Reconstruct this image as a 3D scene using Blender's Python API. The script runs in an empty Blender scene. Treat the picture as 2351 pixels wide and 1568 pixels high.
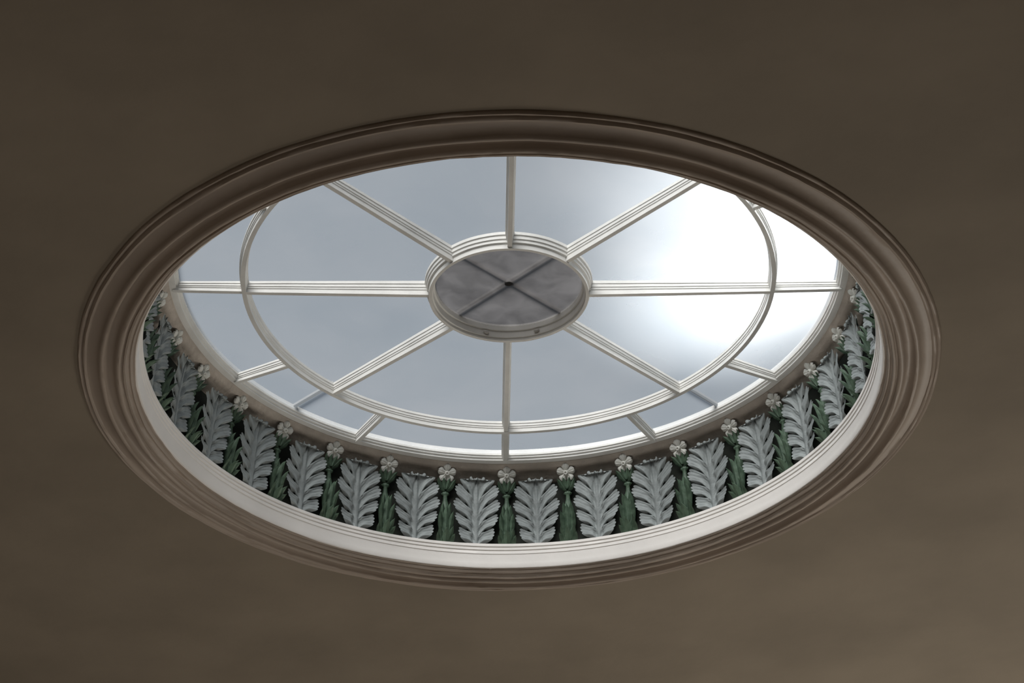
import bpy, bmesh, math, random
from mathutils import Vector, Matrix, noise
random.seed(4)
sc=bpy.context.scene
COL=sc.collection
ZC=6.0            # ceiling height
sc.view_settings.view_transform='Standard'
sc.view_settings.look='None'
rad=math.radians

# ------------------------------------------------------------ materials
def mat(name,col,rough=.7,var=.08,scale=6,bump=.0,bscale=40,col2=None,spec=.3,detail=6):
    m=bpy.data.materials.new(name);m.use_nodes=True
    nt=m.node_tree;N=nt.nodes;Lk=nt.links
    b=N['Principled BSDF'];b.inputs['Roughness'].default_value=rough
    b.inputs['Specular IOR Level'].default_value=spec
    tc=N.new('ShaderNodeTexCoord');no=N.new('ShaderNodeTexNoise')
    no.inputs['Scale'].default_value=scale;no.inputs['Detail'].default_value=detail
    Lk.new(tc.outputs['Object'],no.inputs['Vector'])
    cr=N.new('ShaderNodeValToRGB')
    c1=[c*(1-var) for c in col];c2=list(col2) if col2 else [min(1,c*(1+var)) for c in col]
    cr.color_ramp.elements[0].position=.3;cr.color_ramp.elements[1].position=.7
    cr.color_ramp.elements[0].color=(*c1,1);cr.color_ramp.elements[1].color=(*c2,1)
    Lk.new(no.outputs['Fac'],cr.inputs['Fac']);Lk.new(cr.outputs['Color'],b.inputs['Base Color'])
    if bump>0:
        n2=N.new('ShaderNodeTexNoise');n2.inputs['Scale'].default_value=bscale;n2.inputs['Detail'].default_value=5
        Lk.new(tc.outputs['Object'],n2.inputs['Vector'])
        bp=N.new('ShaderNodeBump');bp.inputs['Strength'].default_value=bump;bp.inputs['Distance'].default_value=.01
        Lk.new(n2.outputs['Fac'],bp.inputs['Height']);Lk.new(bp.outputs['Normal'],b.inputs['Normal'])
    return m
M_ceil=mat('ceiling_plaster',(.242,.200,.150),.85,.11,1.6,.45,5)
M_mould=mat('moulding_plaster',(.37,.305,.25),.5,.08,3,.12,30)
M_white=mat('white_painted_plaster',(.86,.825,.785),.55,.04,5,.08,30)
M_corn=mat('cornice_plaster',(.52,.46,.40),.8,.18,8,.6,45)
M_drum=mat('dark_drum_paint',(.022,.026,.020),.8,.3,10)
M_bar=mat('glazing_bar_paint',(.78,.77,.735),.5,.07,9,.1,60)
M_leaf=mat('grey_leaf_paint',(.265,.290,.288),.6,.16,14,.3,60)
M_green=mat('green_stalk_paint',(.068,.118,.077),.5,.30,22,.25,60,col2=(.135,.205,.14))
M_petal=mat('petal_paint',(.72,.72,.67),.6,.06,20,.2,60)
M_room=mat('room_wall_paint',(.42,.36,.30),.85,.05,2)
M_floor=mat('floor_stone',(.30,.25,.20),.6,.1,3)
M_metal=mat('catch_metal',(.55,.53,.50),.4,.1,20)
M_out=mat('roof_bar_lead',(.3,.3,.3),.7,.1,10)
def glassmat(name,c1,c2,scale,dist=0,p0=.3,p1=.7,tp=.22,tcol=(.8,.82,.84)):
    m=bpy.data.materials.new(name);m.use_nodes=True
    nt=m.node_tree;N=nt.nodes;Lk=nt.links
    for n in list(N):
        if n.type!='OUTPUT_MATERIAL':N.remove(n)
    out=[n for n in N if n.type=='OUTPUT_MATERIAL'][0]
    tr=N.new('ShaderNodeBsdfTranslucent');gl=N.new('ShaderNodeBsdfGlossy');gl.inputs['Roughness'].default_value=.45
    gl.inputs['Color'].default_value=(.8,.8,.8,1)
    mx=N.new('ShaderNodeMixShader');mx.inputs[0].default_value=.05
    tp_=N.new('ShaderNodeBsdfTransparent');tp_.inputs[0].default_value=(*tcol,1)
    mt=N.new('ShaderNodeMixShader');mt.inputs[0].default_value=tp
    tc=N.new('ShaderNodeTexCoord');no=N.new('ShaderNodeTexNoise');no.inputs['Scale'].default_value=scale
    no.inputs['Detail'].default_value=8;no.inputs['Distortion'].default_value=dist
    Lk.new(tc.outputs['Object'],no.inputs['Vector'])
    cr=N.new('ShaderNodeValToRGB');cr.color_ramp.elements[0].position=p0;cr.color_ramp.elements[1].position=p1
    cr.color_ramp.elements[0].color=(*c1,1);cr.color_ramp.elements[1].color=(*c2,1)
    Lk.new(no.outputs['Fac'],cr.inputs['Fac']);Lk.new(cr.outputs['Color'],tr.inputs['Color'])
    Lk.new(tr.outputs[0],mx.inputs[1]);Lk.new(gl.outputs[0],mx.inputs[2])
    Lk.new(mx.outputs[0],mt.inputs[1]);Lk.new(tp_.outputs[0],mt.inputs[2]);Lk.new(mt.outputs[0],out.inputs['Surface'])
    return m
M_glass=glassmat('frosted_glass',(.150,.166,.180),(.190,.200,.210),1.7,.3,tp=.42,tcol=(.86,.87,.88))
M_oglass=glassmat('grimy_frosted_glass',(.040,.038,.038),(.078,.075,.075),9,.5,tp=.10,tcol=(.5,.5,.5))

# ------------------------------------------------------------ helpers
def mesh_obj(name,verts,faces,m,smooth=True,parent=None,angle=None):
    me=bpy.data.meshes.new(name);me.from_pydata([tuple(v) for v in verts],[],faces);me.update()
    bm=bmesh.new();bm.from_mesh(me);bmesh.ops.recalc_face_normals(bm,faces=bm.faces[:]);bm.to_mesh(me);bm.free()
    for p in me.polygons:p.use_smooth=smooth
    if smooth and angle:
        me.set_sharp_from_angle(angle=rad(angle))
    me.materials.append(m)
    o=bpy.data.objects.new(name,me);COL.objects.link(o)
    if parent:o.parent=parent
    return o
def rv(r,a,z):return (r*math.sin(a),r*math.cos(a),z)
def revolve(name,prof,m,n=192,closed=False,parent=None,jit=0,z0=0,angle=35,a0=0,a1=2*math.pi):
    full=abs(a1-a0-2*math.pi)<1e-6
    k=len(prof);V=[];F=[];nn=n if full else n+1
    for i in range(nn):
        a=a0+(a1-a0)*i/n
        for j,(r,z) in enumerate(prof):
            if jit:
                q=Vector((3*math.sin(a)*2,3*math.cos(a)*2,j*.12))
                r2=r+jit*noise.noise(q)+jit*.6*noise.noise(q*5)
                z2=z+jit*noise.noise(q+Vector((9,9,9)))+jit*.5*noise.noise(q*6+Vector((3,3,3)))
            else:r2,z2=r,z
            V.append(rv(r2,a,z2+z0))
    for i in range(n):
        i2=(i+1)%nn if full else i+1
        for j in range(k if closed else k-1):
            j2=(j+1)%k
            F.append((i*k+j,i2*k+j,i2*k+j2,i*k+j2))
    if closed and not full:
        F.append(tuple(range(k)));F.append(tuple((nn-1)*k+j for j in reversed(range(k))))
    return mesh_obj(name,V,F,m,True,parent,angle)
def structure(o,label,cat):
    o['kind']='structure';o['label']=label;o['category']=cat;return o

# ------------------------------------------------------------ room shell
X0,X1,Y0,Y1=-5.,5.,-9.,6.
def box(name,x0,x1,y0,y1,z0,z1,m):
    V=[(x,y,z) for x in(x0,x1) for y in(y0,y1) for z in(z0,z1)]
    F=[(0,1,3,2),(4,6,7,5),(0,4,5,1),(2,3,7,6),(0,2,6,4),(1,5,7,3)]
    return mesh_obj(name,V,F,m,False)
structure(box('floor',X0,X1,Y0,Y1,-.1,0,M_floor),'plain stone floor of the room below','floor')
structure(box('wall_east',X1,X1+.15,Y0-.15,Y1+.15,0,ZC,M_room),'plain painted plaster wall','wall')
structure(box('wall_west',X0-.15,X0,Y0-.15,Y1+.15,0,ZC,M_room),'plain painted plaster wall','wall')
structure(box('wall_north',X0,X1,Y1,Y1+.15,0,ZC,M_room),'plain painted plaster wall','wall')
structure(box('wall_south',X0,X1,Y0-.15,Y0,0,ZC,M_room),'plain painted plaster wall','wall')
# ceiling with round hole (two skins, 0.1 thick)
n=192;V=[];F=[];rings=[0,.12,.3,.6,1]
def edgept(a):
    s,c=math.sin(a),math.cos(a);t=1e9
    if s>1e-9:t=min(t,(X1)/s)
    if s<-1e-9:t=min(t,(X0)/s)
    if c>1e-9:t=min(t,(Y1)/c)
    if c<-1e-9:t=min(t,(Y0)/c)
    return Vector((s*t,c*t,0))
for zz in (0,.1):
    for i in range(n):
        a=2*math.pi*i/n;p0=Vector(rv(1.745,a,0));p1=edgept(a)
        for k in rings:
            p=p0.lerp(p1,k);V.append((p.x,p.y,ZC+zz))
R=len(rings)
for s in (0,1):
    for i in range(n):
        for j in range(R-1):
            a=s*n*R+i*R+j;b=s*n*R+((i+1)%n)*R+j
            F.append((a,b,b+1,a+1))
for i in range(n):
    for j in (0,R-1):
        a=i*R+j;b=((i+1)%n)*R+j;F.append((a,b,b+n*R,a+n*R))
structure(mesh_obj('ceiling',V,F,M_ceil,True,None,30),'brown-grey mottled plaster ceiling with a large round opening','ceiling')

# moulding around the opening
dz=.85
prof=[(1.745,.06),(1.764,.004),(1.7615,-.008),(1.756,-.015),(1.749,-.014),(1.745,-.008),(1.742,-.018),(1.736,-.026),(1.728,-.025),
 (1.724,-.019),(1.712,-.020),(1.698,-.024),(1.685,-.033),(1.676,-.045),(1.671,-.056),(1.664,-.060),(1.657,-.058),(1.653,-.050),
 (1.650,-.030),(1.640,-.022),(1.628,-.024),(1.618,-.034),(1.612,-.050),(1.605,-.060),(1.596,-.062),(1.589,-.056),(1.586,-.044),
 (1.580,-.042),(1.576,-.050),(1.568,-.050),(1.564,-.038),(1.559,-.036),(1.556,-.028),(1.550,-.031),(1.545,-.024),(1.542,-.014),(1.536,-.013),(1.5325,-.005),(1.5325,.03)]
prof=[(r,z*dz if z<0 else z) for r,z in prof]
t1=revolve('trim_1',prof,M_mould,256,jit=.0030,z0=ZC,angle=50)
structure(t1,'brown plaster moulding of rounded beads and hollows ringing the skylight opening','moulding')
prof=[(1.545,-.010),(1.530,-.006),(1.5276,.0),(1.5276,.020),(1.5262,.040),(1.5235,.058),(1.5235,.062),(1.5205,.064),(1.5205,.078),(1.5225,.080),(1.5175,.084),(1.5175,.095),(1.5195,.097),(1.514,.101),(1.514,.115),(1.60,.117)]
t2=revolve('trim_2',prof,M_white,256,jit=.0006,z0=ZC,angle=40)
structure(t2,'white stepped plaster fillet lining the foot of the light well','moulding')
WR=1.562
structure(revolve('wall_light_well',[(WR,.08),(WR,.52)],M_drum,192,z0=ZC),'dark round wall of the light well behind the carved leaves','wall')
GZ=.562
prof=[(1.62,.60),(1.60,.470),(1.555,.470),(1.545,.480),(1.525,.487),(1.522,.496),(1.500,.504),(1.470,.510),(1.462,.520),(1.452,.523),(1.448,.60)]
structure(revolve('trim_3',prof,M_corn,256,jit=.003,z0=ZC,angle=60),'rough beige plaster cornice between carved leaves and skylight frame','cornice')

# ------------------------------------------------------------ skylight
sky=bpy.data.objects.new('skylight',None);COL.objects.link(sky);sky.location=(0,0,ZC)
sky['label']='large round white-framed frosted glass skylight with radiating glazing bars';sky['category']='skylight'
DG=rad(-1.4)
def bar_prof(h):
    return [(.0185,0),(.0185,-.22*h),(.0155,-.26*h),(.0155,-.46*h),(.0125,-.50*h),(.0125,-.62*h),(.0095,-.68*h),(.0095,-h)]
def spoke(name,a,r0,r1,h0,h1,gz=GZ):
    V=[];F=[]
    er=Vector((math.sin(a),math.cos(a),0));et=Vector((math.cos(a),-math.sin(a),0));nS=24
    for i in range(nS+1):
        t=i/nS;r=r0+(r1-r0)*t;h=h0+(h1-h0)*t
        p=bar_prof(h);pts=p+[(-x,z) for x,z in reversed(p)]
        for x,z in pts:
            w=.0006*noise.noise(Vector((r*9,a*5,x*80)))
            V.append(er*r+et*(x+w)+Vector((0,0,gz+z)))
    k=16
    for i in range(nS):
        for j in range(k):
            F.append((i*k+j,(i+1)*k+j,(i+1)*k+(j+1)%k,i*k+(j+1)%k))
    F.append(tuple(range(k)));F.append(tuple(nS*k+j for j in range(k)))
    return mesh_obj(name,V,F,M_bar,True,sky,30)
RM=1.134;HM=.052
for i in range(8):
    spoke('glazing_bar',rad(45*i)+DG,.345,RM,.068,HM)
for i in range(12):
    spoke('glazing_bar',rad(30*i)+DG,RM,1.44,HM-.004,.040)
p=bar_prof(HM+.003);pts=[(RM+x,GZ+z) for x,z in p]+[(RM-x,GZ+z) for x,z in reversed(p)]
revolve('ring_bar',pts,M_bar,192,True,sky,angle=30,jit=.0006)
# outer frame
prof=[(1.412,GZ),(1.412,GZ-.010),(1.418,GZ-.012),(1.418,GZ-.020),(1.426,GZ-.022),(1.426,GZ-.032),(1.440,GZ-.036),(1.453,GZ-.036),(1.453,GZ+.02),(1.412,GZ+.02)]
revolve('outer_frame',prof,M_bar,192,True,sky,angle=30,jit=.0006)
# oculus frame
prof=[(.362,GZ),(.362,GZ-.014),(.357,GZ-.018),(.357,GZ-.032),(.352,GZ-.036),(.352,GZ-.048),(.344,GZ-.052),(.344,GZ-.074),(.330,GZ-.074),(.330,GZ-.062),(.324,GZ-.060),(.324,GZ-.030),(.317,GZ-.028),(.317,GZ+.004)]
revolve('oculus_frame',prof,M_bar,128,True,sky,angle=30,jit=.0006)
# panes
def pane(a0,a1,r0,r1,m,z):
    V=[];F=[];na=24
    for i in range(na+1):
        a=a0+(a1-a0)*i/na
        V+= [rv(r0,a,z),rv((r0+r1)/2,a,z),rv(r1,a,z)]
    for i in range(na):
        for j in range(2):F.append((3*i+j,3*i+3+j,3*i+4+j,3*i+1+j))
    return mesh_obj('glass_pane',V,F,m,False,sky)
for i in range(8):pane(rad(45*i)+DG,rad(45*i+45)+DG,.350,RM,M_glass,GZ)
for i in range(12):pane(rad(30*i)+DG,rad(30*i+30)+DG,RM,1.42,M_glass,GZ)
V=[(0,0,GZ-.004)]+[rv(.320,2*math.pi*i/64,GZ-.004) for i in range(64)]
og=mesh_obj('oculus_pane',V,[(0,i+1,(i+1)%64+1) for i in range(64)],M_oglass,False,sky);og['label']='grimy clouded round glass pane'
# roof bars lying just above the glass
def flat(name,a,r0,r1,w,z,h,m):
    er=Vector((math.sin(a),math.cos(a),0));et=Vector((math.cos(a),-math.sin(a),0))
    V=[er*r+et*x+Vector((0,0,zz)) for r in(r0,r1) for x in(-w,w) for zz in(z,z+h)]
    F=[(0,1,3,2),(4,6,7,5),(0,4,5,1),(2,3,7,6),(0,2,6,4),(1,5,7,3)]
    return mesh_obj(name,V,F,m,False,sky)
for k in (45,135,225,315):flat('roof_bar',rad(k)+DG,RM,1.45,.009,GZ+.012,.012,M_out)
for k in (45,135):flat('roof_bar',rad(k),-.32,.32,.006,GZ+.006,.012,M_out)
V=[rv(.018,2*math.pi*i/24,GZ+zz) for zz in(-.002,.012) for i in range(24)]
mesh_obj('roof_hub',V,[(i,(i+1)%24,24+(i+1)%24,24+i) for i in range(24)]+[tuple(range(24)),tuple(range(24,48))],M_out,True,sky,30)
# little catches on the oculus frame
for a in (rad(22),rad(-19)):
    V=[];F=[]
    prof=[(.0,.0),(.007,.0),(.0085,-.003),(.007,-.007),(.004,-.009),(0,-.009)]
    c=Vector(rv(.321,a,GZ-.045));inn=-Vector((math.sin(a),math.cos(a),0));tx=Vector((math.cos(a),-math.sin(a),0));up=Vector((0,0,1))
    for i in range(16):
        b=2*math.pi*i/16
        for r,z in prof:V.append(c+tx*r*1.6*math.cos(b)+up*r*math.sin(b)-inn*z)
    k=len(prof)
    for i in range(16):
        for j in range(k-1):F.append((i*k+j,((i+1)%16)*k+j,((i+1)%16)*k+j+1,i*k+j+1))
    o=mesh_obj('catch',V,F,M_metal,True,sky);o['label']='small metal catch'

# ------------------------------------------------------------ acanthus leaf
def smooth01(x):x=max(0,min(1,x));return x*x*(3-2*x)
S1=.332;RC=.026
def bend(x,S,nrm):
    """flat leaf (x,S) + normal offset -> local (x,y,z)"""
    if S<=S1:
        lean=.024*(S/S1)**2
        return Vector((x,.028+lean+nrm,S))
    th=min((S-S1)/RC,rad(215))
    ex=(S-S1)-th*RC
    y=.052+RC*(1-math.cos(th))+ex*math.sin(th);z=S1+RC*math.sin(th)+ex*math.cos(th)
    # side lobes curl less than the middle
    k=smooth01((abs(x)-.045)/.05)*.6
    y=y*(1-k)+(.052+.35*(S-S1))*k;z=z*(1-k)+(S1+.55*(S-S1))*k
    return Vector((x,y+nrm*math.cos(th*(1-k)),z-nrm*math.sin(th*(1-k))))
def leaf_mesh():
    NL=5.5;NT=198;NU=22
    V=[];F=[]
    for side in (-1,1):
        b=len(V);fl=[]
        for i in range(NT+1):
            t=i/NT;ph=t*NL;f=ph%1.0
            if i==NT:f=.5
            lobe=abs(math.sin(math.pi*f))**.42
            tooth=abs(math.sin(math.pi*(f*4)))**.6
            if t<.60:
                q=t/.60;xe=.115*(.72+.28*smooth01(q*1.3))*(1-.06*smooth01((q-.7)/.3));Se=.012+.262*q
            else:
                q=(t-.60)/.40;xe=.115*.94*math.cos(q*math.pi/2)**.95;Se=.274+.105*math.sin(q*math.pi/2)+.050*q**3
            S0=.33*t*(.50+.50*t)
            cxp=xe*.34;cs=S0+(Se-S0)*(.86-.2*t)
            top=smooth01((t-.78)/.15)
            mod=(.80+.20*lobe)*(.92+.08*tooth);mod=mod*(1-top)+top*(.93+.07*lobe)
            for j in range(NU+1):
                u=j/NU;v=u*mod
                x=2*v*(1-v)*cxp+v*v*xe
                S=(1-v)**2*S0+2*v*(1-v)*cs+v*v*Se
                o=smooth01((u-.30)/.5)
                nr=.016*math.sin(math.pi*min(1,u*.9)) \
                   +.018*(lobe-.7)*o \
                   +.022*(.5-f)*lobe*o*(1-top) \
                   +.0042*(tooth-.5)*smooth01((u-.35)/.5) \
                   +.0040*math.cos(2*math.pi*f)*smooth01(u*3) \
                   +.011*math.exp(-(u/.10)**2)-.005*math.exp(-((u-.24)/.08)**2) \
                   +.018*(max(0,u-.6)/.4)**2
                nr-=.018*(1-smooth01(lobe*1.25))*math.exp(-((u-.60)/.16)**2)*(1-top)
                V.append(bend(side*(x+.0012),S,nr));fl.append((lobe,u))
        w=NU+1
        for i in range(NT):
            for j in range(NU):
                lb,u=fl[i*w+j];lb2,_=fl[(i+1)*w+j]
                if max(lb,lb2)<.50 and .50<u<.66 and .08<i/NT<.80:continue
                F.append((b+i*w+j,b+(i+1)*w+j,b+(i+1)*w+j+1,b+i*w+j+1))
    o=(NT+1)*(NU+1)
    for i in range(NT):F.append((i*(NU+1),(i+1)*(NU+1),o+(i+1)*(NU+1),o+i*(NU+1)))
    return V,F
V,F=leaf_mesh()
leaf0=mesh_obj('acanthus_leaf',V,F,M_leaf,True)
def place(o,a,r,z):
    o.location=rv(r,a,z);o.rotation_euler=(0,0,math.pi-a)

# ------------------------------------------------------------ flower stalk parts (built once)
def leaflet(V,F,org,ang,L,W,y0,lift,curl,teeth=3,cup=.3):
    """pointed leaflet growing from org=(x,z) at angle ang from vertical, in the wall plane"""
    b=len(V);NT,NU=14,6
    d=Vector((math.sin(ang),0,math.cos(ang)));s=Vector((math.cos(ang),0,-math.sin(ang)))
    for i in range(NT+1):
        t=i/NT;w=W*(math.sin(math.pi*min(1,t*.93+.07))**.7)*(1-.12*(1-abs(math.sin(math.pi*teeth*t))))
        for j in range(-NU,NU+1):
            u=j/NU
            p=Vector((org[0],0,org[1]))+d*L*t*(1-.10*curl*t)+s*w*u
            y=y0+lift*math.sin(math.pi*.6*t)+curl*.03*t**3-cup*W*u*u+.003*math.exp(-(u/.15)**2)
            V.append(Vector((p.x,y,p.z)))
    w=2*NU+1
    for i in range(NT):
        for j in range(2*NU):F.append((b+i*w+j,b+(i+1)*w+j,b+(i+1)*w+j+1,b+i*w+j+1))
def lathe(V,F,prof,cy,n=20,sy=1.0,rib=0,nr=6):
    b=len(V);k=len(prof)
    for i in range(n):
        a=2*math.pi*i/n
        for r,z in prof:
            rr=r*(1+rib*math.cos(nr*a));V.append(Vector((rr*math.cos(a),cy+sy*rr*math.sin(a),z)))
    for i in range(n):
        for j in range(k-1):F.append((b+i*k+j,b+((i+1)%n)*k+j,b+((i+1)%n)*k+j+1,b+i*k+j+1))
root0=bpy.data.objects.new('flower_stalk',None);COL.objects.link(root0)
V,F=[],[]
for sx in(-1,1):
    leaflet(V,F,(sx*.010,.000),sx*rad(42),.056,.017,.014,.018,1.2,4,.5)
    leaflet(V,F,(sx*.012,.003),sx*rad(17),.080,.015,.026,.018,1.3,4,.5)
leaflet(V,F,(0,.0),0,.066,.018,.040,.018,1.2,4,.5)
base0=mesh_obj('base_leaves',V,F,M_green,True,root0)
V,F=[],[]
lathe(V,F,[(.012,0),(.018,.04),(.028,.085),(.033,.125),(.032,.150),(.026,.185),(.016,.215),(.011,.240),(.010,.262),(.018,.268),(.020,.275),(.012,.282),(.012,.295),(.020,.322),(.020,.335),(.004,.340)],.024,24,.7,.10,8)
for sx in(-1,1):
    leaflet(V,F,(sx*.016,.045),sx*rad(8),.120,.015,.030,.020,1.2,3,.6)
    leaflet(V,F,(sx*.013,.110),sx*rad(3),.100,.013,.036,.014,.8,2,.6)
leaflet(V,F,(0,.05),0,.150,.017,.046,.012,.9,2,.6)
stem0=mesh_obj('stem',V,F,M_green,True,root0)
V,F=[],[]
for sx in(-1,1):
    leaflet(V,F,(sx*.004,.282),sx*rad(38),.072,.015,.034,.014,1.0,3,.5)
    leaflet(V,F,(sx*.002,.290),sx*rad(16),.055,.012,.044,.010,.8,2,.5)
top0=mesh_obj('top_leaves',V,F,M_green,True,root0)
# flower
fl_c=Vector((0,.066,.368));tilt=rad(-32)
Rt=Matrix.Rotation(tilt,3,'X')
V,F=[],[]
for k in range(5):
    a0=2*math.pi*k/5+math.pi/2;b=len(V);NT,NU=12,6
    for i in range(NT+1):
        t=i/NT;r=.005+.041*t
        for j in range(-NU,NU+1):
            u=j/NU
            w=.007+.0140*math.sin(math.pi*smooth01(t)*.5) if t<.7 else .0190*math.cos((t-.7)/.3*math.pi/2*.93)**.6
            w=min(w,.0190)
            rr=r+(-.004*math.exp(-(u/.25)**2)*smooth01((t-.6)/.4))
            x=rr*math.cos(a0)-w*u*math.sin(a0);z=rr*math.sin(a0)+w*u*math.cos(a0)
            y=.006+.016*t-.010*t**3-.009*u*u*smooth01(t*3)-.003*math.exp(-(u/.15)**2)
            V.append(Rt@Vector((x,y,z))+fl_c)
    w=2*NU+1
    for i in range(NT):
        for j in range(2*NU):F.append((b+i*w+j,b+(i+1)*w+j,b+(i+1)*w+j+1,b+i*w+j+1))
flower0=mesh_obj('flower',V,F,M_petal,True,root0);flower0['label']='white five-petalled carved flower'
V,F=[],[]
pr=[(0,.004),(.010,.004),(.012,.012),(.010,.019),(.006,.021),(.003,.016),(0,.015)]
for i in range(14):
    a=2*math.pi*i/14
    for r,y in pr:V.append(Rt@Vector((r*math.cos(a),y,r*math.sin(a)))+fl_c)
k=len(pr)
for i in range(14):
    for j in range(k-1):F.append((i*k+j,((i+1)%14)*k+j,((i+1)%14)*k+j+1,i*k+j+1))
cen0=mesh_obj('flower_center',V,F,M_petal,True,flower0)

DL=rad(-1.17);STEP=rad(11.25)
ZB=ZC+.115
def dup(o,parent=None):
    c=o.copy();COL.objects.link(c)
    if parent:c.parent=parent
    return c
for k in range(-10,10):
    a=(k+.5)*STEP+DL
    o=leaf0 if k==-10 else dup(leaf0)
    place(o,a,WR-.002,ZB)
    s=1+.015*random.uniform(-1,1)
    o.scale=(s,1,1+.02*random.uniform(-1,1));o.rotation_euler[1]=rad(random.uniform(-.6,.6))
    o['label']='grey-painted carved acanthus leaf with curled tip and scalloped lobes';o['category']='carved leaf';o['group']='carved acanthus leaves around the light well'
for k in range(-10,11):
    a=k*STEP+DL
    if k==-10:r=root0
    else:
        r=dup(root0)
        for p0 in(base0,stem0,top0):dup(p0,r)
        f=dup(flower0,r);dup(cen0,f)
    place(r,a,WR-.002,ZB)
    r.rotation_euler[1]=rad(random.uniform(-.6,.6))
    r['label']='green carved stalk with leafy sheath topped by a white flower';r['category']='carved flower';r['group']='carved flower stalks around the light well'

# ------------------------------------------------------------ lights
w=bpy.data.worlds.new('sky');sc.world=w;w.use_nodes=True
bg=w.node_tree.nodes['Background'];bg.inputs[0].default_value=(.295,.342,.40,1);bg.inputs[1].default_value=1.0
def look(o,tgt):
    o.rotation_euler=(Vector(tgt)-o.location).to_track_quat('-Z','Y').to_euler()
def spot(name,loc,tgt,e,ang,blend,col=(1,1,1),rad_=.3):
    l=bpy.data.lights.new(name,'SPOT');l.energy=e;l.spot_size=rad(ang);l.spot_blend=blend;l.color=col;l.shadow_soft_size=rad_
    o=bpy.data.objects.new(name,l);COL.objects.link(o);o.location=loc;look(o,tgt)
def area(name,loc,tgt,e,sx,sy,col=(1,1,1)):
    l=bpy.data.lights.new(name,'AREA');l.energy=e;l.shape='RECTANGLE';l.size=sx;l.size_y=sy;l.color=col
    o=bpy.data.objects.new(name,l);COL.objects.link(o);o.location=loc;look(o,tgt)
spot('sun_spot',(3.2,1.2,ZC+4.5),(1.22,-.38,ZC+GZ),11000,19,.85,(1,.98,.95))
spot('sun_spot',(3.0,1.5,ZC+4.5),(.90,.27,ZC+GZ),11000,9.5,.75,(1,.98,.95))
l=bpy.data.lights.new('daylight','SUN');l.energy=9.5;l.angle=rad(50);l.color=(1,.98,.95)
o=bpy.data.objects.new('daylight',l);COL.objects.link(o);o.location=(-2.2,-6,ZC+6);look(o,(0,0,ZC))
area('added_side_fill',(4.8,4.5,2.2),(0,.5,ZC),185,2.5,2.5,(1,.96,.88))  # added area fill from the far right; the room has no window there
area('added_floor_fill',(0,1.0,.4),(0,.5,ZC),48,4,3,(1,.97,.92))  # added upward fill for the room's ambient light, not an actual fixture

# ------------------------------------------------------------ camera
cam=bpy.data.cameras.new('camera');co=bpy.data.objects.new('camera',cam);COL.objects.link(co);sc.camera=co
cx,D,H,pitch,yaw,roll,f=0.027,6.7834,4.4131,0.6029,-0.0024,-0.0147,4477.7
co.location=(cx,-D,ZC-H)
fw=Vector((math.sin(yaw)*math.cos(pitch),math.cos(yaw)*math.cos(pitch),math.sin(pitch)))
r=fw.cross(Vector((0,0,1))).normalized();u=r.cross(fw)
c,s=math.cos(roll),math.sin(roll)
r,u=c*r+s*u,-s*r+c*u
co.rotation_euler=Matrix((r,u,-fw)).transposed().to_euler()
cam.sensor_width=36;cam.lens=f*36/2351;cam.clip_start=.05
